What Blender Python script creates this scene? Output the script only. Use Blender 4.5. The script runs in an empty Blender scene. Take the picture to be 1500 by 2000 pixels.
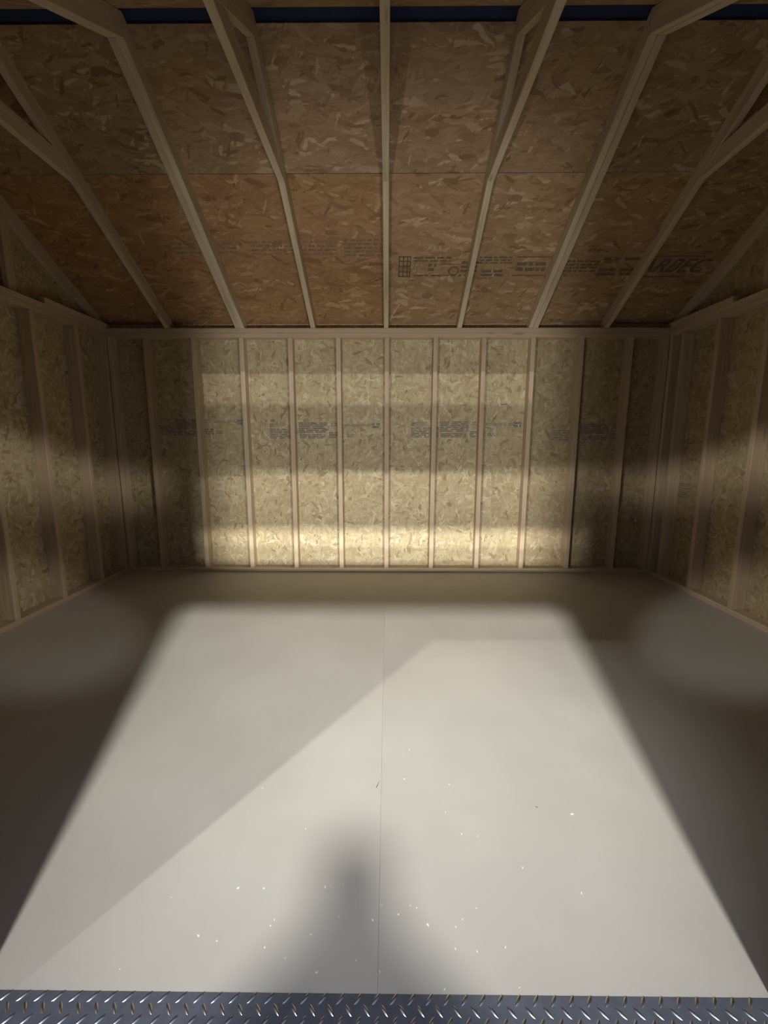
import bpy, bmesh, math, random
from mathutils import Matrix, Vector

random.seed(7)
SC = bpy.context.scene
COL = SC.collection

# ------------------------------------------------------------------ camera
cam_d = bpy.data.cameras.new('camera')
cam = bpy.data.objects.new('camera', cam_d)
COL.objects.link(cam)
cam_d.sensor_fit = 'HORIZONTAL'
cam_d.sensor_width = 36.0
cam_d.lens = 36.0 * 831.8 / 1500.0
cam_d.clip_start = 0.01
R_ = Vector((0.99996916, 0.00781019, 0.00083005))
U_ = Vector((-0.00205909, 0.15870268, 0.98732427))
F_ = Vector((-0.00757945, 0.98729553, -0.15871386))
cam.matrix_world = Matrix(((R_.x, U_.x, -F_.x, 0.0062), (R_.y, U_.y, -F_.y, 0.0),
                           (R_.z, U_.z, -F_.z, 1.1527), (0, 0, 0, 1)))
SC.camera = cam

# ------------------------------------------------------------------ exposure, world, lamps outside the door
SC.view_settings.view_transform = 'Standard'
SC.view_settings.look = 'None'
SC.view_settings.gamma = 1.0
SC.view_settings.use_curve_mapping = False
SC.view_settings.exposure = 0.0

world = bpy.data.worlds.new('dusk_sky')
SC.world = world
world.use_nodes = True
bg = world.node_tree.nodes['Background']
bg.inputs['Color'].default_value = (0.22, 0.32, 0.52, 1)
bg.inputs['Strength'].default_value = 0.8


def aim(o, target):
    d = Vector(target) - o.location
    o.rotation_euler = d.to_track_quat('-Z', 'Y').to_euler()


def flood(name, loc, target, power, size, color):
    l = bpy.data.lights.new(name, 'AREA')
    l.shape = 'DISK'
    l.size = size
    l.energy = power
    l.color = color
    o = bpy.data.objects.new(name, l)
    o.location = loc
    aim(o, target)
    COL.objects.link(o)
    return o


def spot(name, loc, target, power, color, size, blend, radius):
    l = bpy.data.lights.new(name, 'SPOT')
    l.energy = power
    l.color = color
    l.spot_size = math.radians(size)
    l.spot_blend = blend
    l.shadow_soft_size = radius
    o = bpy.data.objects.new(name, l)
    o.location = loc
    aim(o, target)
    COL.objects.link(o)
    return o


def beam(name, loc, target, power, color, bands, half, side_soft=0.12, size=110, radius=0.012):
    """Spot lamp whose strength is shaped into flat bands of light. bands: (lowest, highest, softness, weight), in rise
    per metre of run from the lamp's axis; half: how far the beam reaches sideways per metre of run."""
    o = spot(name, loc, target, power, color, size, 0.3, radius)
    l = o.data
    l.use_nodes = True
    nt = l.node_tree
    em = nt.nodes['Emission']
    tc = nt.nodes.new('ShaderNodeTexCoord')
    sx = nt.nodes.new('ShaderNodeSeparateXYZ')
    nt.links.new(tc.outputs['Normal'], sx.inputs[0])

    def m(op, a, b=None, clamp=False):
        n = nt.nodes.new('ShaderNodeMath')
        n.operation = op
        n.use_clamp = clamp
        for i, v in enumerate((a, b)):
            if v is None:
                continue
            if isinstance(v, (int, float)):
                n.inputs[i].default_value = v
            else:
                nt.links.new(v, n.inputs[i])
        return n.outputs[0]
    az = m('ABSOLUTE', sx.outputs['Z'])
    ry = m('DIVIDE', sx.outputs['Y'], az)
    rx = m('ABSOLUTE', m('DIVIDE', sx.outputs['X'], az))
    tot = None
    for lo, hi, soft, wt in bands:
        top = m('DIVIDE', m('SUBTRACT', hi, ry), soft, True)
        bot = m('DIVIDE', m('SUBTRACT', ry, lo), soft, True)
        v = m('MULTIPLY', m('MULTIPLY', top, bot), wt)
        tot = v if tot is None else m('ADD', tot, v)
    sid = m('DIVIDE', m('SUBTRACT', half, rx), side_soft, True)
    nt.links.new(m('MULTIPLY', tot, sid), em.inputs['Strength'])
    return o


WARM = (1.0, 0.97, 0.915)
# yard floodlight high behind the photographer: the bright field on the floor, ended by the door's jambs and header
spot('yard_floodlight', (0.13, -2.9, 4.86), (0.0, 3.2, 0), 2150, WARM, 46, 1.0, 0.20)
# lamp high to the left: its light enters past the left jamb
spot('left_yard_lamp', (-2.15, -1.36, 4.0), (0.12, 1.5, 0), 440, WARM, 24, 1.0, 0.03)
# two unseen lamps added low by the sill, beams shaped into back-wall bands
LOW = [(-0.085, 0.035, 0.03, 1.8), (-0.03, 0.172, 0.012, 0.72), (-0.03, 0.62, 0.16, 0.40), (-0.03, 1.6, 0.8, 0.33)]  # weights shaped for the wall's bright bands and a spill onto the ceiling
beam('added_sill_lamp', (-0.70, 0.25, 0.30), (-0.10, 3.824, 0.30), 190, WARM, LOW, 0.50)
beam('added_sill_lamp', (0.66, 0.25, 0.30), (0.10, 3.824, 0.30), 190, WARM, LOW, 0.45)
# light bar on the roof of the vehicle behind
beam('roof_light_bar', (0.19, -3.7, 2.06), (0.0, 3.824, 2.06), 420, WARM, [(-0.079, 0.2, 0.006, 1.0)], 0.4)
# lamps beside the door, beams shaped into side-wall bands; spots added for floor corners
for sx in (-2.2, 2.55):
    e = -1 if sx > 0 else 1
    beam('side_lamp', (sx, -1.36, 2.50), (e * 2.349, 3.2, 2.50), 400, WARM, [(-0.290, 0.0, 0.05, 1.0)], 0.35, radius=0.09)
    spot('added_corner_spot', (sx, -1.36, 2.9), (e * 2.16, 2.5, 0.0), 330 if e > 0 else 240, WARM, 10, 0.7, 0.05)  # added to put a patch of light in the floor's far corner

# ------------------------------------------------------------------ dimensions (metres)
D = 3.735            # inner face of the back studs
DS = 3.824           # inner face of the back sheathing
H = 2.102            # top of the top plates
SL = 0.5713          # roof rise per run
YR = 2.23            # ridge
FI = 2 * YR - D      # inner face of the front studs (0.725)
FS = 2 * YR - DS     # front sheathing
XI = 2.349           # inner face of the side studs
XS = 2.438           # side sheathing
RD = 0.1025          # rafter depth measured plumb
DL, DR, DH = -0.86, 0.815, 1.88   # door opening


def zb(y):
    return H + SL * (D - y) if y >= YR else H + SL * (y - FI)


def zt(y):
    return zb(y) + RD


# ------------------------------------------------------------------ materials
def new_mat(name):
    m = bpy.data.materials.new(name)
    m.use_nodes = True
    nt = m.node_tree
    return m, nt, nt.nodes['Principled BSDF']


class NB:
    def __init__(self, nt):
        self.nt = nt

    def n(self, t, **kw):
        x = self.nt.nodes.new(t)
        for k, v in kw.items():
            setattr(x, k, v)
        return x

    def link(self, a, b):
        self.nt.links.new(a, b)

    def math(self, op, a, b=None, c=None, clamp=False):
        x = self.n('ShaderNodeMath', operation=op, use_clamp=clamp)
        for i, v in enumerate((a, b, c)):
            if v is None:
                continue
            if isinstance(v, (int, float)):
                x.inputs[i].default_value = v
            else:
                self.link(v, x.inputs[i])
        return x.outputs[0]

    def mix(self, f, a, b, blend='MIX'):
        x = self.n('ShaderNodeMix', data_type='RGBA', blend_type=blend)
        for i, v in ((0, f), (6, a), (7, b)):
            if isinstance(v, (int, float)):
                x.inputs[i].default_value = v
            elif isinstance(v, tuple):
                x.inputs[i].default_value = v
            else:
                self.link(v, x.inputs[i])
        return x.outputs[2]

    def ramp(self, f, stops):
        x = self.n('ShaderNodeValToRGB')
        cr = x.color_ramp
        while len(cr.elements) < len(stops):
            cr.elements.new(0.5)
        for e, (p, c) in zip(cr.elements, stops):
            e.position = p
            e.color = c if len(c) == 4 else (*c, 1)
        self.link(f, x.inputs[0])
        return x.outputs[0]

    def coords(self):
        """object coordinates, moved by a random amount for each object"""
        tc = self.n('ShaderNodeTexCoord')
        oi = self.n('ShaderNodeObjectInfo')
        cb = self.n('ShaderNodeCombineXYZ')
        for i, k in enumerate((37.0, 53.0, 71.0)):
            self.link(self.math('MULTIPLY', oi.outputs['Random'], k), cb.inputs[i])
        ad = self.n('ShaderNodeVectorMath', operation='ADD')
        self.link(tc.outputs['Object'], ad.inputs[0])
        self.link(cb.outputs[0], ad.inputs[1])
        return ad.outputs[0], oi.outputs['Random']


def mat_osb(name, layers, stops, knots, strand, warp, rough=0.62):
    m, nt, bs = new_mat(name)
    b = NB(nt)
    co, rnd = b.coords()
    nz = b.n('ShaderNodeTexNoise', noise_dimensions='3D')
    nz.inputs['Scale'].default_value = 9
    nz.inputs['Detail'].default_value = 2
    b.link(co, nz.inputs['Vector'])
    off = b.n('ShaderNodeVectorMath', operation='MULTIPLY_ADD')
    b.link(nz.outputs['Color'], off.inputs[0])
    off.inputs[1].default_value = (warp, warp, 0)
    b.link(co, off.inputs[2])
    best_h = best_c = None
    for i, (ang, sc) in enumerate(layers):
        mp = b.n('ShaderNodeMapping', vector_type='TEXTURE')
        mp.inputs['Location'].default_value = (i * 3.17, i * 1.31, 0)
        mp.inputs['Rotation'].default_value = (0, 0, math.radians(ang))
        mp.inputs['Scale'].default_value = (strand[0] * sc, strand[1] * sc, 1)
        b.link(off.outputs[0], mp.inputs['Vector'])
        vo = b.n('ShaderNodeTexVoronoi', voronoi_dimensions='2D', feature='F1')
        vo.inputs['Scale'].default_value = 1.0
        b.link(mp.outputs[0], vo.inputs['Vector'])
        sp = b.n('ShaderNodeSeparateColor')
        b.link(vo.outputs['Color'], sp.inputs[0])
        h = b.math('SUBTRACT', sp.outputs[0], b.math('MULTIPLY', vo.outputs['Distance'], 0.35))
        if best_h is None:
            best_h, best_c = h, sp.outputs[1]
        else:
            g = b.math('GREATER_THAN', h, best_h)
            mx = b.n('ShaderNodeMix', data_type='FLOAT')
            b.link(g, mx.inputs[0]); b.link(best_c, mx.inputs[2]); b.link(sp.outputs[1], mx.inputs[3])
            best_c = mx.outputs[0]
            best_h = b.math('MAXIMUM', h, best_h)
    col = b.ramp(best_c, stops)
    # fine fibre along the sheet
    fm = b.n('ShaderNodeMapping')
    fm.inputs['Scale'].default_value = (25, 140, 25)
    b.link(off.outputs[0], fm.inputs['Vector'])
    fn = b.n('ShaderNodeTexNoise')
    fn.inputs['Scale'].default_value = 1.0
    fn.inputs['Detail'].default_value = 3
    b.link(fm.outputs[0], fn.inputs['Vector'])
    col = b.mix(0.35, col, b.ramp(fn.outputs['Fac'], [(0.3, (0.55, 0.5, 0.45)), (0.7, (1.1, 1.1, 1.1))]), 'MULTIPLY')
    # dark resin knots
    kv = b.n('ShaderNodeTexVoronoi', voronoi_dimensions='2D')
    km = b.n('ShaderNodeMapping')
    km.inputs['Scale'].default_value = (knots[0], knots[1], 1)
    b.link(off.outputs[0], km.inputs['Vector'])
    kv.inputs['Scale'].default_value = 1.0
    b.link(km.outputs[0], kv.inputs['Vector'])
    ks = b.n('ShaderNodeSeparateColor')
    b.link(kv.outputs['Color'], ks.inputs[0])
    rad = b.math('MULTIPLY', b.math('SUBTRACT', ks.outputs[2], knots[2], clamp=True), knots[3])
    kf = b.math('LESS_THAN', kv.outputs['Distance'], rad)
    col = b.mix(b.math('MULTIPLY', kf, 0.55), col, (0.16, 0.085, 0.04, 1))
    # sheet to sheet tint
    col = b.mix(b.math('MULTIPLY', rnd, 0.25), col, (0.30, 0.20, 0.11, 1))
    oi = b.n('ShaderNodeObjectInfo')
    col = b.mix(1.0, col, oi.outputs['Color'], 'MULTIPLY')
    b.link(col, bs.inputs['Base Color'])
    bs.inputs['Roughness'].default_value = rough
    bs.inputs['Specular IOR Level'].default_value = 0.3
    bp = b.n('ShaderNodeBump')
    bp.inputs['Strength'].default_value = 0.25
    bp.inputs['Distance'].default_value = 0.002
    b.link(best_h, bp.inputs['Height'])
    b.link(bp.outputs[0], bs.inputs['Normal'])
    return m


WALL_LAYERS = [(5, 1.0), (38, 0.9), (72, 1.05), (104, 0.85), (137, 1.0), (163, 0.9), (20, 0.7), (88, 0.7)]
M_OSB = mat_osb('oriented_strand_wall', WALL_LAYERS,
                [(0.0, (0.33, 0.25, 0.135)), (0.10, (0.44, 0.355, 0.205)), (0.5, (0.50, 0.42, 0.25)),
                 (0.85, (0.56, 0.48, 0.30)), (1.0, (0.66, 0.58, 0.40))], (7, 11, 0.90, 1.2), (0.085, 0.025), 0.05)
ROOF_LAYERS = [(0, 1.0), (-14, 1.15), (12, 0.9), (31, 0.95), (-35, 1.0), (4, 0.7), (64, 0.7), (-8, 1.4)]
M_ROOF = mat_osb('oriented_strand_roof', ROOF_LAYERS,
                 [(0.0, (0.23, 0.14, 0.07)), (0.10, (0.33, 0.215, 0.115)), (0.5, (0.38, 0.26, 0.145)),
                  (0.88, (0.43, 0.31, 0.185)), (1.0, (0.58, 0.46, 0.315))], (4.0, 8, 0.86, 1.4), (0.12, 0.026), 0.045)


def mat_lumber(name, base, dark, tint):
    m, nt, bs = new_mat(name)
    b = NB(nt)
    co, rnd = b.coords()
    mp = b.n('ShaderNodeMapping')
    mp.inputs['Scale'].default_value = (1.6, 30, 30)
    b.link(co, mp.inputs['Vector'])
    nz = b.n('ShaderNodeTexNoise')
    nz.inputs['Scale'].default_value = 1.5
    nz.inputs['Detail'].default_value = 4
    nz.inputs['Distortion'].default_value = 0.6
    b.link(mp.outputs[0], nz.inputs['Vector'])
    col = b.ramp(nz.outputs['Fac'], [(0.25, dark), (0.55, base), (0.85, tuple(min(1, c * 1.12) for c in base))])
    km = b.n('ShaderNodeMapping')
    km.inputs['Scale'].default_value = (4.5, 22, 22)
    b.link(co, km.inputs['Vector'])
    vo = b.n('ShaderNodeTexVoronoi')
    vo.inputs['Scale'].default_value = 1.0
    b.link(km.outputs[0], vo.inputs['Vector'])
    sp = b.n('ShaderNodeSeparateColor')
    b.link(vo.outputs['Color'], sp.inputs[0])
    rad = b.math('MULTIPLY', b.math('SUBTRACT', sp.outputs[0], 0.86, clamp=True), 2.4)
    kf = b.math('SUBTRACT', 1.0, b.math('DIVIDE', vo.outputs['Distance'], b.math('ADD', rad, 0.0001)), clamp=True)
    col = b.mix(b.math('MULTIPLY', kf, 0.9, clamp=True), col, (0.22, 0.10, 0.05, 1))
    col = b.mix(b.math('MULTIPLY', rnd, tint), col, (0.45, 0.32, 0.22, 1))
    b.link(col, bs.inputs['Base Color'])
    bs.inputs['Roughness'].default_value = 0.6
    bs.inputs['Specular IOR Level'].default_value = 0.3
    return m


M_STUD = mat_lumber('pine_stud', (0.60, 0.49, 0.335), (0.49, 0.375, 0.245), 0.5)
M_RAFT = mat_lumber('pine_rafter', (0.60, 0.51, 0.37), (0.48, 0.38, 0.26), 0.2)


def mat_floor():
    m, nt, bs = new_mat('painted_floor')
    b = NB(nt)
    co, rnd = b.coords()
    nz = b.n('ShaderNodeTexNoise')
    nz.inputs['Scale'].default_value = 2.2
    nz.inputs['Detail'].default_value = 5
    b.link(co, nz.inputs['Vector'])
    col = b.ramp(nz.outputs['Fac'], [(0.3, (0.50, 0.482, 0.435)), (0.7, (0.56, 0.542, 0.49))])
    # faint scuffs
    sm = b.n('ShaderNodeMapping')
    sm.inputs['Rotation'].default_value = (0, 0, 0.6)
    sm.inputs['Scale'].default_value = (3, 40, 1)
    b.link(co, sm.inputs['Vector'])
    sn = b.n('ShaderNodeTexNoise')
    sn.inputs['Scale'].default_value = 1.0
    sn.inputs['Detail'].default_value = 2
    b.link(sm.outputs[0], sn.inputs['Vector'])
    col = b.mix(b.math('MULTIPLY', b.math('GREATER_THAN', sn.outputs['Fac'], 0.76), 0.08), col, (0.75, 0.72, 0.68, 1))
    b.link(col, bs.inputs['Base Color'])
    b.link(b.math('MULTIPLY_ADD', nz.outputs['Fac'], 0.15, 0.40), bs.inputs['Roughness'])
    fn = b.n('ShaderNodeTexNoise')
    fn.inputs['Scale'].default_value = 240
    b.link(co, fn.inputs['Vector'])
    bp = b.n('ShaderNodeBump')
    bp.inputs['Strength'].default_value = 0.08
    bp.inputs['Distance'].default_value = 0.001
    b.link(fn.outputs['Fac'], bp.inputs['Height'])
    b.link(bp.outputs[0], bs.inputs['Normal'])
    return m


M_FLOOR = mat_floor()


def mat_plain(name, col, rough, metal=0.0, var=0.15, scale=30):
    m, nt, bs = new_mat(name)
    b = NB(nt)
    co, rnd = b.coords()
    nz = b.n('ShaderNodeTexNoise')
    nz.inputs['Scale'].default_value = scale
    nz.inputs['Detail'].default_value = 4
    b.link(co, nz.inputs['Vector'])
    lo = tuple(c * (1 - var) for c in col)
    hi = tuple(min(1, c * (1 + var)) for c in col)
    b.link(b.ramp(nz.outputs['Fac'], [(0.3, lo), (0.7, hi)]), bs.inputs['Base Color'])
    bs.inputs['Roughness'].default_value = rough
    bs.inputs['Metallic'].default_value = metal
    return m


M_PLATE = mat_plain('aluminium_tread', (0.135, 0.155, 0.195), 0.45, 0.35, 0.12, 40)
M_LUG = mat_plain('aluminium_tread_bar', (0.70, 0.72, 0.76), 0.28, 1.0, 0.06, 60)
M_NAVY = mat_plain('navy_underlay', (0.020, 0.036, 0.105), 0.8, 0.0, 0.1, 20)
M_INK = mat_plain('grey_stamp_ink', (0.235, 0.205, 0.175), 0.8, 0.0, 0.35, 90)
M_INK2 = mat_plain('roof_stamp_ink', (0.165, 0.12, 0.085), 0.8, 0.0, 0.3, 60)
M_INK3 = mat_plain('faded_roof_stamp_ink', (0.24, 0.165, 0.105), 0.8, 0.0, 0.3, 60)
M_CRUMB = mat_plain('pale_wood_crumb', (0.86, 0.82, 0.72), 0.7, 0.0, 0.1, 200)
M_SPLINT = mat_plain('brown_splinter', (0.16, 0.11, 0.08), 0.8, 0.0, 0.2, 200)
M_GROUND = mat_plain('gravel_ground', (0.12, 0.12, 0.11), 0.9, 0.0, 0.5, 25)


# ------------------------------------------------------------------ mesh helpers
def mesh_of(name, verts, faces, mat, bevel=0.0):
    bm = bmesh.new()
    vs = [bm.verts.new(v) for v in verts]
    for f in faces:
        bm.faces.new([vs[i] for i in f])
    bmesh.ops.recalc_face_normals(bm, faces=bm.faces)
    if bevel:
        bmesh.ops.bevel(bm, geom=list(bm.edges), offset=bevel, segments=1, affect='EDGES', clamp_overlap=True)
    me = bpy.data.meshes.new(name)
    bm.to_mesh(me)
    bm.free()
    if mat:
        me.materials.append(mat)
    return me


def put(name, me, parent=None, mw=None):
    o = bpy.data.objects.new(name, me)
    COL.objects.link(o)
    mw = mw or Matrix.Identity(4)
    if parent:
        o.parent = parent
        o.matrix_parent_inverse = PM[parent.name].inverted()
    o.matrix_basis = mw
    PM[o.name] = mw
    return o


PM = {}


def empty(name, loc=(0, 0, 0)):
    o = bpy.data.objects.new(name, None)
    COL.objects.link(o)
    o.empty_display_size = 0.1
    o.location = loc
    PM[o.name] = Matrix.Translation(loc)
    return o


def tag(o, label=None, cat=None, group=None, kind=None):
    if label: o['label'] = label
    if cat: o['category'] = cat
    if group: o['group'] = group
    if kind: o['kind'] = kind
    return o


def frame(origin, xdir, ydir):
    x = Vector(xdir).normalized()
    y = Vector(ydir)
    y = (y - x * y.dot(x)).normalized()
    z = x.cross(y)
    o = Vector(origin)
    return Matrix(((x.x, y.x, z.x, o.x), (x.y, y.y, z.y, o.y), (x.z, y.z, z.z, o.z), (0, 0, 0, 1)))


def prism(name, pts, ext, mat, parent, fr, bevel=0.0):
    """pts: outline in world coordinates, pushed along ext; fr: the object's own frame (grain runs along its x)"""
    inv = fr.inverted()
    e = Vector(ext)
    n = len(pts)
    vs = [inv @ Vector(p) for p in pts] + [inv @ (Vector(p) + e) for p in pts]
    fs = [tuple(range(n)), tuple(range(n, 2 * n))] + [(i, (i + 1) % n, (i + 1) % n + n, i + n) for i in range(n)]
    return put(name, mesh_of(name, vs, fs, mat, bevel), parent, fr)


BOARD_CACHE = {}


def board(name, a, b, w, h, up, mat, parent, bevel=0.0025):
    """straight board from a to b (centre line), w across, h along up"""
    a, b = Vector(a), Vector(b)
    L = (b - a).length
    x = (b - a) / L
    z = Vector(up)
    z = (z - x * z.dot(x)).normalized()
    fr = frame((a + b) / 2, x, z.cross(x))
    key = (name, round(L, 4), w, h, mat.name)
    me = BOARD_CACHE.get(key)
    if me is None:
        l2, w2, h2 = L / 2, w / 2, h / 2
        vs = [(sx * l2, sy * w2, sz * h2) for sx in (-1, 1) for sy in (-1, 1) for sz in (-1, 1)]
        fs = [(0, 1, 3, 2), (4, 5, 7, 6), (0, 1, 5, 4), (2, 3, 7, 6), (0, 2, 6, 4), (1, 3, 7, 5)]
        me = BOARD_CACHE[key] = mesh_of(name, vs, fs, mat, bevel)
    return put(name, me, parent, fr)


def flat_rects(name, rects, mat, parent, fr, t=0.0006):
    """printed marks: thin flat rectangles lying in fr's xy plane"""
    vs, fs = [], []
    for x0, y0, x1, y1 in rects:
        i = len(vs)
        vs += [(x0, y0, t), (x1, y0, t), (x1, y1, t), (x0, y1, t)]
        fs.append((i, i + 1, i + 2, i + 3))
    me = bpy.data.meshes.new(name)
    me.from_pydata(vs, [], fs)
    me.materials.append(mat)
    o = put(name, me, parent, fr)
    tag(o, kind='stuff')
    return o


def text_lines(x0, x1, y0, y1, rows, fill=0.55, word=0.03, rng=random):
    out = []
    pitch = (y1 - y0) / rows
    for r in range(rows):
        y = y0 + pitch * (r + 0.5)
        x = x0
        while x < x1:
            w = rng.uniform(0.3, 1.4) * word
            out.append((x, y - pitch * fill / 2, min(x + w, x1), y + pitch * fill / 2))
            x += w + word * 0.22
    return out


# ------------------------------------------------------------------ ground and floor
g = put('ground', mesh_of('ground', [(-9, -9, -0.16), (9, -9, -0.16), (9, 9, -0.16), (-9, 9, -0.16)], [(0, 1, 2, 3)], M_GROUND))
tag(g, kind='structure')

floor = empty('floor')
tag(floor, kind='structure')
for xa, xb in ((-XS, -0.01225), (-0.01195, XS)):
    prism('floor_panel', [(xa, FS, -0.018), (xb, FS, -0.018), (xb, DS, -0.018), (xa, DS, -0.018)], (0, 0, 0.018),
          M_FLOOR, floor, frame((0, 2.2, 0), (0, 1, 0), (-1, 0, 0)), 0.0004)

# ------------------------------------------------------------------ back wall
PL = 0.038
wall_back = empty('wall_back', (0, DS, 0))
tag(wall_back, kind='structure')
panels_back = []
for i in range(4):
    xa = -XS + i * 1.219 + (0.0015 if i else 0)
    xb = -XS + (i + 1) * 1.219 - (0.0015 if i < 3 else 0)
    panels_back.append(prism('sheathing_panel', [(xa, DS, 0), (xb, DS, 0), (xb, DS, zt(DS)), (xa, DS, zt(DS))], (0, 0.012, 0),
                             M_OSB, wall_back, frame(((xa + xb) / 2, DS, 1.0), (0, 0, 1), (1, 0, 0))))
ym = (D + DS) / 2
board('bottom_plate', (-XS, ym, PL / 2), (XS, ym, PL / 2), DS - D, PL, (0, 0, 1), M_STUD, wall_back)
board('top_plate', (-XS, ym, H - PL / 2), (XS, ym, H - PL / 2), DS - D, PL, (0, 0, 1), M_STUD, wall_back)
board('top_plate', (-XS, ym, H - PL * 1.5), (XS, ym, H - PL * 1.5), DS - D, PL - 0.001, (0, 0, 1), M_STUD, wall_back)
for k in range(-5, 6):
    x = k * 0.4064
    dx = random.uniform(-0.004, 0.004)
    board('stud', (x + dx, ym, PL), (x - dx, ym, H - 2 * PL), PL, DS - D, (0, 1, 0), M_STUD, wall_back)
for x in (-XS + 0.019, XS - 0.019, -XI - 0.019 + PL, XI + 0.019 - PL):
    board('stud', (x, ym, PL), (x, ym, H - 2 * PL), PL, DS - D, (0, 1, 0), M_STUD, wall_back)


def wall_stamp(panel, x0, x1, z, seed):
    """a mill's stamp: rows of small print, too fine to read"""
    rng = random.Random(seed)
    w = x1 - x0
    r = []
    r += text_lines(0.0, 0.04 * w, 0.030, 0.062, 2, 0.7, 0.05, rng)
    r += text_lines(0.05 * w, 0.14 * w, 0.036, 0.070, 3, 0.5, 0.03, rng)
    r += text_lines(0.0, 0.25 * w, -0.072, 0.018, 6, 0.6, 0.08, rng)
    r += text_lines(0.26 * w, 0.52 * w, -0.02, 0.072, 6, 0.7, 0.09, rng)
    r += text_lines(0.27 * w, 0.50 * w, -0.070, -0.03, 3, 0.7, 0.07, rng)
    r += text_lines(0.53 * w, 0.66 * w, -0.066, -0.01, 3, 0.7, 0.07, rng)
    r += text_lines(0.55 * w, 0.63 * w, 0.035, 0.07, 2, 0.4, 0.04, rng)
    r += text_lines(0.67 * w, 0.93 * w, 0.035, 0.058, 2, 0.45, 0.05, rng)
    r += text_lines(0.92 * w, 0.99 * w, 0.018, 0.070, 2, 0.75, 0.06, rng)
    r += text_lines(0.69 * w, 0.76 * w, -0.06, -0.03, 2, 0.6, 0.05, rng)
    flat_rects('printed_stamp', r, M_INK, panel, frame((x0, DS, z), (1, 0, 0), (0, 0, 1)))


wall_stamp(panels_back[0], -2.08, -1.22 - 0.03, 1.295, 1)
wall_stamp(panels_back[1], -1.033, -0.05, 1.265, 2)
wall_stamp(panels_back[2], 0.215, 1.19, 1.275, 3)
wall_stamp(panels_back[3], 1.45, 2.42, 1.255, 4)

# ------------------------------------------------------------------ side walls
SIDE_STUDS = {-1: (3.385, 2.970, 2.563, 2.157, 1.750, 1.344, 0.94), 1: (3.575, 3.205, 2.795, 2.389, 1.983, 1.576, 1.170, 0.80)}
for s, nm in ((-1, 'wall_left'), (1, 'wall_right')):
    w = empty(nm, (s * XS, YR, 0))
    tag(w, kind='structure')
    cuts = [DS, DS - 1.219, DS - 2.438, FS]
    first = None
    for ya, yb in zip(cuts[:-1], cuts[1:]):
        a_, b_ = ya - 0.0015, yb + 0.0015
        pts = [(s * XS, a_, 0), (s * XS, b_, 0), (s * XS, b_, zt(b_))]
        if b_ < YR < a_:
            pts.append((s * XS, YR, zt(YR)))
        pts.append((s * XS, a_, zt(a_)))
        pn = prism('sheathing_panel', pts, (s * 0.012, 0, 0), M_OSB, w, frame((s * XS, (a_ + b_) / 2, 1.0), (0, 0, 1), (0, 1, 0)))
        first = first or pn
    xm = s * (XI + XS) / 2
    board('bottom_plate', (xm, FI, PL / 2), (xm, D, PL / 2), XS - XI, PL, (0, 0, 1), M_STUD, w)
    board('top_plate', (xm, FI, H - PL / 2), (xm, D, H - PL / 2), XS - XI, PL, (0, 0, 1), M_STUD, w)
    board('top_plate', (xm, FI, H - PL * 1.5), (xm, D, H - PL * 1.5), XS - XI, PL - 0.001, (0, 0, 1), M_STUD, w)
    # short lapping board on top of the plate
    board('lap_board', (s * (XI + 0.022), 3.10, H + 0.021), (s * (XI + 0.022), DS - 0.01, H + 0.021), 0.044, 0.042, (0, 0, 1), M_STUD, w)
    for y in SIDE_STUDS[s]:
        board('stud', (xm, y, PL), (xm, y, H - 2 * PL), PL, XS - XI, (1, 0, 0), M_STUD, w)
    board('stud', (xm, D - 0.020, PL), (xm, D - 0.020, H - 2 * PL), PL, XS - XI, (1, 0, 0), M_STUD, w)
    for y in (2.90, 2.30, 1.70):
        board('gable_stud', (s * 2.414, y, H), (s * 2.414, y, zb(y) - 0.002), 0.06, 0.038, (1, 0, 0), M_STUD, w)
    if s == 1:
        r = text_lines(-0.07, 0.07, -0.06, 0.06, 7, 0.5, 0.2, random.Random(9))
        flat_rects('printed_stamp', r, M_INK, first, frame((XS, 3.49, 0.775), (0, -1, 0), (0, 0, 1)), 0.0006)

# ------------------------------------------------------------------ front wall around the door opening (behind the view)
wf = empty('wall_front', (0, FS, 0))
tag(wf, kind='structure')
fr = frame((0, FS, 1), (0, 0, 1), (1, 0, 0))
for xa, xb, za, zz in ((-XS, DL, 0, zt(FS)), (DR, XS, 0, zt(FS)), (DL, DR, DH, zt(FS))):
    prism('sheathing_panel', [(xa, FS, za), (xb, FS, za), (xb, FS, zz), (xa, FS, zz)], (0, -0.012, 0), M_OSB, wf, fr)
yf = (FI + FS) / 2
board('header', (DL, yf, DH + 0.07), (DR, yf, DH + 0.07), DS - D, 0.139, (0, 0, 1), M_STUD, wf)
for z in (H - PL / 2, H - PL * 1.5):
    board('top_plate', (-XS, yf, z), (XS, yf, z), DS - D, PL - 0.001, (0, 0, 1), M_STUD, wf)
for x in (DL - 0.019, DR + 0.019, -1.27, -1.68, -2.08, 1.27, 1.68, 2.08, -XS + 0.019, XS - 0.019):
    board('stud', (x, yf, 0), (x, yf, H - 2 * PL), PL, DS - D, (0, 1, 0), M_STUD, wf)

# ------------------------------------------------------------------ ceiling: roof sheathing
ceiling = empty('ceiling', (0, YR, zt(YR)))
tag(ceiling, kind='structure')
cs = 1 / math.hypot(1, SL)
roof_panels = {}


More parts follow.
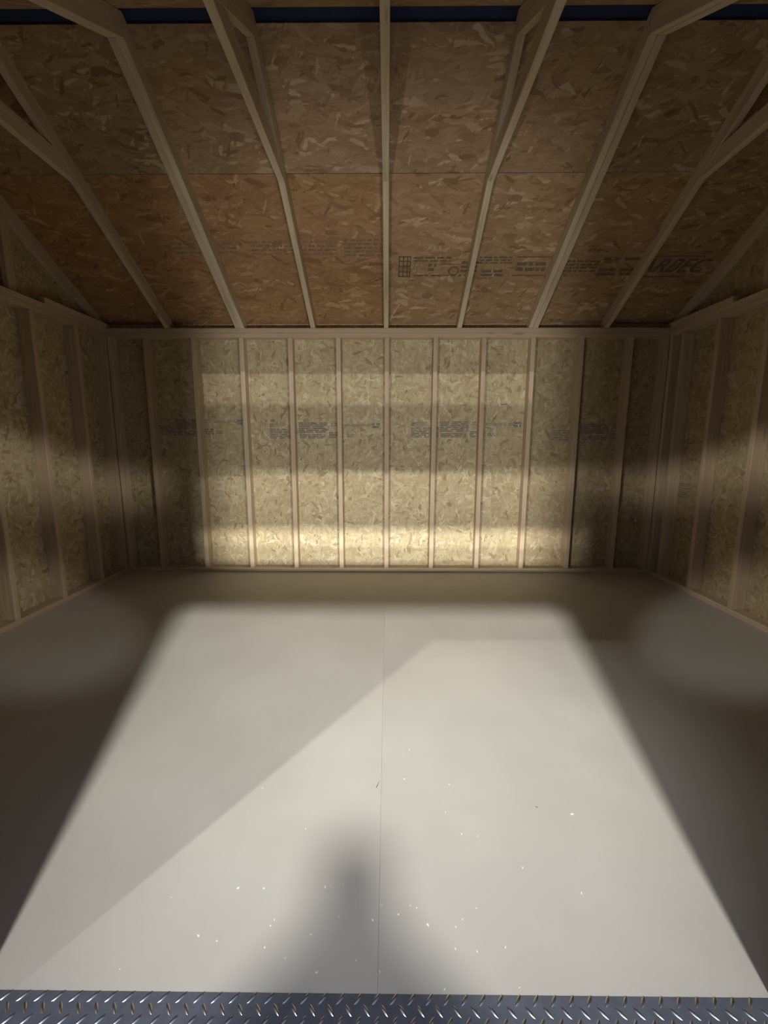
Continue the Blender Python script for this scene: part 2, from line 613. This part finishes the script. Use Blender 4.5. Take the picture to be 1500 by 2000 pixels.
def roof_panel(xa, xb, ya, yb, front):
    """sheet on the slope between y=ya (low edge) and y=yb (high edge); front: mirrored to the door side"""
    sgn = -1 if front else 1
    mir = (lambda y: 2 * YR - y) if front else (lambda y: y)
    z = lambda y: H + SL * (D - y) + RD
    pts = [(xa, mir(ya), z(ya)), (xb, mir(ya), z(ya)), (xb, mir(yb), z(yb)), (xa, mir(yb), z(yb))]
    f = frame(((xa + xb) / 2, mir((ya + yb) / 2), z((ya + yb) / 2)), (1, 0, 0), (0, -sgn, SL))
    up = Vector((0, sgn * SL, 1)).normalized() * 0.012
    return prism('roof_panel', pts, up, M_ROOF, ceiling, f)


G = 0.0015
for front in (False, True):
    for i, (xa, xb) in enumerate(((-XS - 0.01, -G), (G, XS + 0.01))):
        roof_panels[(front, i)] = roof_panel(xa, xb, DS + 0.014, 2.811, front)
    for xa, xb in ((-XS - 0.01, -1.219 - G), (-1.219 + G, 1.219 - G), (1.219 + G, XS + 0.01)):
        roof_panel(xa, xb, 2.808, YR + 0.036, front)
# dark underlay folded over the open ridge slot
za, zc = zt(YR + 0.06) + 0.0145, zt(YR) + 0.018
prism('ridge_underlay', [(-XS, YR + 0.06, za), (-XS, YR, zc), (-XS, YR - 0.06, za), (-XS, YR - 0.06, za + 0.003), (-XS, YR, zc + 0.003), (-XS, YR + 0.06, za + 0.003)],
      (2 * XS, 0, 0), M_NAVY, ceiling, frame((0, YR, zc), (1, 0, 0), (0, 1, 0)))


roof_panels[(False, 0)].color = (1.05, 0.92, 0.78, 1)
roof_panels[(False, 1)].color = (1.08, 1.06, 1.0, 1)


def text_mesh(body, size, shear):
    cu = bpy.data.curves.new('lettering', 'FONT')
    cu.body = body
    cu.size = size
    cu.shear = shear
    cu.align_y = 'CENTER'
    cu.offset = size * 0.018
    o = bpy.data.objects.new('lettering', cu)
    COL.objects.link(o)
    dg = bpy.context.evaluated_depsgraph_get()
    dg.update()
    me = bpy.data.meshes.new_from_object(o.evaluated_get(dg))
    bpy.data.objects.remove(o)
    bpy.data.curves.remove(cu)
    return me


def roof_frame(x, y):
    """frame on the underside of the back slope, x to the right and y up the slope, facing down"""
    return frame((x, y, H + SL * (D - y) + RD), (1, 0, 0), (0, -1, SL))


# the frame's z points down into the room
rng = random.Random(21)
rp = roof_panels[(False, 1)]
YS = 3.350
f0 = roof_frame(0, YS)
r = []
for x in (0.085, 0.115, 0.145, 0.165):
    r.append((x, -0.085, x + 0.008, 0.085))
for y in (-0.085, -0.045, 0.0, 0.04, 0.075):
    r.append((0.085, y, 0.173, y + 0.010))
r += text_lines(0.19, 0.46, 0.035, 0.085, 2, 0.5, 0.06, rng)
r += text_lines(0.30, 0.36, -0.04, 0.03, 2, 0.7, 0.08, rng)
r += text_lines(0.20, 0.62, -0.085, -0.06, 1, 0.5, 0.07, rng)
for a in range(16):
    t = a / 16 * 2 * math.pi
    r.append((0.49 + 0.034 * math.cos(t) - 0.006, -0.035 + 0.034 * math.sin(t) - 0.006, 0.49 + 0.034 * math.cos(t) + 0.006, -0.035 + 0.034 * math.sin(t) + 0.006))
r += text_lines(0.54, 0.66, -0.05, 0.05, 3, 0.6, 0.05, rng)
r += text_lines(0.66, 0.90, 0.02, 0.085, 3, 0.55, 0.05, rng)
r += text_lines(0.70, 0.86, -0.085, -0.02, 2, 0.6, 0.06, rng)
for y in (0.072, -0.078):
    r.append((0.93, y, 1.17, y + 0.010))
    for q in range(4):
        r.append((1.17 + q * 0.007, y - 0.014 + q * 0.004, 1.178 + q * 0.007, y + 0.024 - q * 0.004))
r += text_lines(0.94, 1.16, -0.045, 0.045, 2, 0.62, 0.06, rng)
r += text_lines(1.27, 1.53, -0.05, 0.055, 4, 0.6, 0.04, rng)
r += text_lines(1.55, 1.82, 0.04, 0.08, 1, 0.6, 0.12, rng)
r += text_lines(1.55, 1.82, -0.08, -0.01, 2, 0.7, 0.12, rng)
flat_rects('printed_stamp', r, M_INK2, rp, f0)
r = [(1.84, 0.075, 2.26, 0.086), (1.84, -0.092, 2.18, -0.080)]
flat_rects('printed_stamp', r, M_INK2, rp, f0)
me = text_mesh('ARBEC', 0.155, 0.35)
me.materials.append(M_INK2)
o = put('printed_lettering', me, rp, roof_frame(1.83, YS) @ Matrix.Translation((0, 0, 0.0006)))
tag(o, label='dark slanted stamped letters ARBEC')
lp = roof_panels[(False, 0)]
r = text_lines(-1.50, -1.05, -0.05, 0.05, 3, 0.5, 0.07, rng) + text_lines(-0.95, -0.35, -0.06, 0.06, 4, 0.5, 0.05, rng) + text_lines(-0.30, -0.03, -0.07, 0.07, 5, 0.55, 0.05, rng)
flat_rects('printed_stamp', r, M_INK3, lp, roof_frame(0, 3.22))

# ------------------------------------------------------------------ roof trusses
SPACE = 0.6096
SLOPE_V = Vector((0, -1, SL)).normalized()


def rafter(x, w, front, parent, drop=0.0):
    mir = (lambda y: 2 * YR - y) if front else (lambda y: y)
    z0 = lambda y: H + SL * (D - y)
    ye = DS - 0.002
    prof = [(YR + 0.0006, z0(YR) - drop), (D, H - drop + 0.0005), (D, H + 0.0005), (ye, H + 0.0005), (ye, z0(ye) + RD - 0.001), (YR + 0.0006, z0(YR) + RD - 0.001)]
    if drop == 0:
        prof.pop(1)
    pts = [(x - w / 2, mir(y), z) for y, z in prof]
    sg = 1 if not front else -1
    f = frame((x, mir(3.0), z0(3.0)), (0, sg, -SL), (1, 0, 0))
    return prism('rafter', pts, (w, 0, 0), M_RAFT, parent, f, 0.002)


ORD = {-3: 'leftmost roof truss beside the end rafters, with a pale collar tie',
       -2: 'doubled pair of thick rafters without collar tie, left of the ridge centre',
       -1: 'roof truss with collar tie just left of the centre rafter',
       0: 'centre roof truss with collar tie, running straight up the middle of the ceiling',
       1: 'roof truss with collar tie just right of the centre rafter',
       2: 'doubled rafters with a visible seam between the plies, right of the ridge centre',
       3: 'rightmost roof truss beside the end rafters, with a collar tie'}
ZT = 2.660
for k in range(-3, 4):
    x = k * SPACE - 0.006
    t = tag(empty('roof_truss', (x, YR, H)), ORD[k], 'roof truss', 'roof trusses across the shed')
    if abs(k) == 2:
        for q, dx in enumerate((-0.0195, 0.0195)):
            for front in (False, True):
                rafter(x + dx, 0.038, front, t, 0.004 * q)
    else:
        for front in (False, True):
            rafter(x, 0.038, front, t)
        yj = D - (ZT - H) / SL
        yk = yj - 0.089 / SL
        pts = [(x - 0.0185, yj, ZT), (x - 0.0185, yk, ZT + 0.089), (x - 0.0185, 2 * YR - yk, ZT + 0.089), (x - 0.0185, 2 * YR - yj, ZT)]
        prism('collar_tie', pts, (0.037, 0, 0), M_RAFT, t, frame((x, YR, ZT), (0, 1, 0), (-1, 0, 0)), 0.002)
for s, lb in ((-1, 'end rafters standing on the left wall against the gable sheathing'), (1, 'end rafters standing on the right wall against the gable sheathing')):
    t = tag(empty('end_rafter_pair', (s * 2.415, YR, H)), lb, 'rafter', 'end rafters on the gable walls')
    for front in (False, True):
        rafter(s * 2.4165, 0.040, front, t)

# ------------------------------------------------------------------ diamond tread threshold
tp = tag(empty('threshold_plate', (0, 0.68, 0)), 'blue-grey diamond tread metal threshold plate across the door sill', 'threshold')
Y0, Y1 = 0.600, 0.7285
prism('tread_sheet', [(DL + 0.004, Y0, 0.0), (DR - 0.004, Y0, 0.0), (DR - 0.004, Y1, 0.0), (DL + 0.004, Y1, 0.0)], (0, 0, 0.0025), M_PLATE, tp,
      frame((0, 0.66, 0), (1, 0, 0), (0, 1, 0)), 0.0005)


def lug_mesh():
    n = 7
    vs, fs = [], []
    L, W, hh = 0.0125, 0.0034, 0.0019
    rows = []
    for i in range(n):
        t = -1 + 2 * i / (n - 1)
        w = W * (1 - abs(t) ** 2.2) ** 0.5 if abs(t) < 1 else 0.0002
        z = hh * (1 - abs(t) ** 3) + 0.0001
        b_ = len(vs)
        vs += [(t * L, -w, 0), (t * L, -w * 0.35, z), (t * L, w * 0.35, z), (t * L, w, 0)]
        rows.append(b_)
    for a_, b_ in zip(rows[:-1], rows[1:]):
        for j in range(3):
            fs.append((a_ + j, a_ + j + 1, b_ + j + 1, b_ + j))
    return mesh_of('tread_bar', vs, fs, M_LUG)


LUG = lug_mesh()
for p in LUG.polygons:
    p.use_smooth = True
PX, PY = 0.0372, 0.0186
for row in range(3):
    y = 0.7235 - row * PY
    nx = int((DR - DL - 0.03) / PX)
    for i in range(nx):
        x = DL + 0.026 + i * PX + (PX / 2 if row % 2 else 0)
        if x > DR - 0.02:
            continue
        ang = math.radians(52 if row % 2 == 0 else 128)
        put('tread_bar', LUG, tp, Matrix.Translation((x, y - 0.004, 0.0025)) @ Matrix.Rotation(ang, 4, 'Z'))

# ------------------------------------------------------------------ wood crumbs on the floor
CR = [(-0.383, 0.944, 0.009), (-0.315, 0.944, 0.007), (-0.155, 0.949, 0.008), (-0.141, 0.951, 0.005), (-0.108, 0.954, 0.005), (-0.11, 0.878, 0.006), (-0.027, 0.871, 0.009), (-0.006, 0.905, 0.006), (0.067, 0.905, 0.005), (0.082, 0.9, 0.005), (0.036, 0.884, 0.008), (0.107, 0.862, 0.009), (0.174, 0.858, 0.006), (0.193, 0.875, 0.006), (0.232, 0.9, 0.005), (0.166, 0.813, 0.006), (0.215, 0.808, 0.006), (0.282, 0.817, 0.007), (0.292, 0.743, 0.004), (0.131, 0.738, 0.007), (-0.008, 0.768, 0.006), (-0.062, 0.788, 0.005), (-0.147, 0.765, 0.009), (-0.173, 0.839, 0.006), (-0.223, 0.791, 0.005), (-0.275, 0.812, 0.007), (-0.274, 0.857, 0.006), (-0.268, 0.87, 0.006), (-0.391, 0.824, 0.006), (-0.439, 0.834, 0.008), (0.381, 1.005, 0.007), (0.231, 1.106, 0.008), (0.277, 1.1, 0.006), (-0.239, 1.119, 0.006), (-0.547, 0.92, 0.004), (0.59, 1.178, 0.013), (0.22, 1.294, 0.007), (0.093, 1.459, 0.01), (0.513, 0.939, 0.008), (-0.585, 0.768, 0.004), (-0.414, 1.273, 0.005), (0.068, 1.315, 0.007), (0.193, 1.183, 0.006)]


def crumb_mesh(seed, mat):
    rg = random.Random(seed)
    bm = bmesh.new()
    bmesh.ops.create_icosphere(bm, subdivisions=1, radius=0.5)
    for v in bm.verts:
        v.co *= rg.uniform(0.75, 1.15)
        v.co.y *= 0.6
        v.co.z = max(v.co.z * 0.45, -0.12) + 0.12
    me = bpy.data.meshes.new('wood_crumb')
    bm.to_mesh(me)
    bm.free()
    me.materials.append(mat)
    return me


BIG = {(0.59, 1.178): 'longest pale wood chip on the floor, nearest the right-hand shadow edge',
       (-0.383, 0.944): 'pale wood crumb left of the standing shadow, the larger of two side by side',
       (-0.439, 0.834): 'large pale wood crumb nearest the left end of the threshold plate',
       (-0.155, 0.949): 'pale wood crumb at the upper left edge of the standing shadow',
       (-0.027, 0.871): 'large pale wood crumb in the shadow just left of the floor seam',
       (0.036, 0.884): 'bright white wood crumb just right of the floor seam',
       (0.107, 0.862): 'large pale wood crumb at the right edge of the standing shadow',
       (-0.147, 0.765): 'large pale wood crumb low in the standing shadow by the threshold plate',
       (0.093, 1.459): 'pale wood crumb farthest back on the bright floor, right of the seam',
       (0.282, 0.817): 'pale wood crumb on the right between the shadow and the threshold plate end',
       (0.513, 0.939): 'flat pale crumb right of all others near the slanting light edge'}
CM = [crumb_mesh(i, M_CRUMB) for i in range(4)]
for i, (x, y, sz) in enumerate(CR):
    o = put('wood_crumb', CM[i % 4], None, Matrix.Translation((x, y, 0)) @ Matrix.Rotation(random.uniform(0, 6.28), 4, 'Z') @ Matrix.Diagonal((sz, sz, sz * 0.9, 1)))
    tag(o, BIG.get((x, y), 'tiny pale wood crumb lying on the painted floor'), 'wood crumb', 'wood crumbs on the floor')


def splinter(x, y, L, ang, label):
    vs = [(-L / 2, -0.0012, 0), (L / 2, -0.0005, 0), (L / 2, 0.0006, 0), (-L / 2, 0.0014, 0), (-L / 2, -0.0008, 0.002), (L / 2, 0, 0.001), (-L / 2, 0.0008, 0.0022)]
    fs = [(0, 1, 2, 3), (0, 1, 5, 4), (1, 2, 5), (2, 3, 6, 5), (4, 5, 6), (0, 4, 6, 3)]
    o = put('wood_splinter', mesh_of('wood_splinter', vs, fs, M_SPLINT), None, Matrix.Translation((x, y, 0)) @ Matrix.Rotation(ang, 4, 'Z'))
    tag(o, label, 'splinter', 'splinters on the floor')


splinter(-0.024, 1.292, 0.030, 1.25, 'thin dark wood splinter beside the floor seam')
splinter(0.487, 1.205, 0.008, 2.5, 'tiny dark splinter near the longest pale wood chip')

# ------------------------------------------------------------------ the photographer, whose shadow falls on the floor
def person():
    V = {'pelvis': (0, 0, 0.90, 0.15), 'waist': (0, 0, 1.05, 0.13), 'chest': (0, 0.0, 1.24, 0.145), 'neckb': (0, 0.0, 1.42, 0.085),
         'neck': (0, 0.01, 1.475, 0.066), 'head1': (0, 0.02, 1.535, 0.076), 'head2': (0, 0.015, 1.60, 0.080), 'head3': (0, 0.01, 1.65, 0.058)}
    E = [('pelvis', 'waist'), ('waist', 'chest'), ('chest', 'neckb'), ('neckb', 'neck'), ('neck', 'head1'), ('head1', 'head2'), ('head2', 'head3')]
    for s, n in ((-1, 'l'), (1, 'r')):
        V.update({n + 'sh': (s * 0.160, 0, 1.30, 0.068), n + 'el': (s * 0.21, 0.06, 1.08, 0.050), n + 'wr': (s * 0.105, 0.225, 1.13, 0.030),
                  n + 'hd': (s * 0.075, 0.245, 1.15, 0.030), n + 'hp': (s * 0.09, 0, 0.84, 0.095), n + 'kn': (s * 0.11, 0.015, 0.46, 0.062),
                  n + 'ank': (s * 0.12, -0.01, 0.08, 0.042), n + 'toe': (s * 0.13, 0.15, 0.03, 0.032)})
        E += [('neckb', n + 'sh'), (n + 'sh', n + 'el'), (n + 'el', n + 'wr'), (n + 'wr', n + 'hd'), ('pelvis', n + 'hp'), (n + 'hp', n + 'kn'), (n + 'kn', n + 'ank'), (n + 'ank', n + 'toe')]
        for q in range(4):
            a_, b_ = n + 'f%da' % q, n + 'f%db' % q
            V[a_] = (s * 0.052, 0.262, 1.185 - q * 0.021, 0.009)
            V[b_] = (s * 0.020, 0.250, 1.186 - q * 0.021, 0.008)
            E += [(n + 'hd', a_), (a_, b_)]
        V[n + 'th'] = (s * 0.045, 0.205, 1.165, 0.010)
        E.append((n + 'hd', n + 'th'))
    ks = list(V)
    me = bpy.data.meshes.new('person')
    me.from_pydata([V[k][:3] for k in ks], [(ks.index(a), ks.index(b)) for a, b in E], [])
    o = bpy.data.objects.new('person', me)
    COL.objects.link(o)
    sk = o.modifiers.new('skin', 'SKIN')
    for i, k in enumerate(ks):
        me.skin_vertices[0].data[i].radius = (V[k][3], V[k][3])
    me.skin_vertices[0].data[ks.index('pelvis')].use_root = True
    sub = o.modifiers.new('sub', 'SUBSURF')
    sub.levels = sub.render_levels = 2
    dg = bpy.context.evaluated_depsgraph_get()
    dg.update()
    m2 = bpy.data.meshes.new_from_object(o.evaluated_get(dg))
    o.modifiers.clear()
    o.data = m2
    m2.name = 'person'
    m2.materials.clear()
    for nm, c in (('dark_trousers', (0.04, 0.045, 0.06)), ('grey_jacket', (0.12, 0.12, 0.13)), ('skin', (0.55, 0.36, 0.27))):
        m2.materials.append(mat_plain(nm, c, 0.8))
    for p in m2.polygons:
        c = p.center
        p.use_smooth = True
        hand = c.y > 0.215 and 1.0 < c.z < 1.25
        p.material_index = 2 if c.z > 1.43 or hand else (1 if c.z > 0.88 else 0)
    o.location = (-0.012, -0.315, -0.16)
    o.scale = (1.02, 1.0, 1.10)
    return o


pr = person()
tag(pr, 'person in a grey jacket standing outside the door sill, casting the shadow on the floor', 'person')
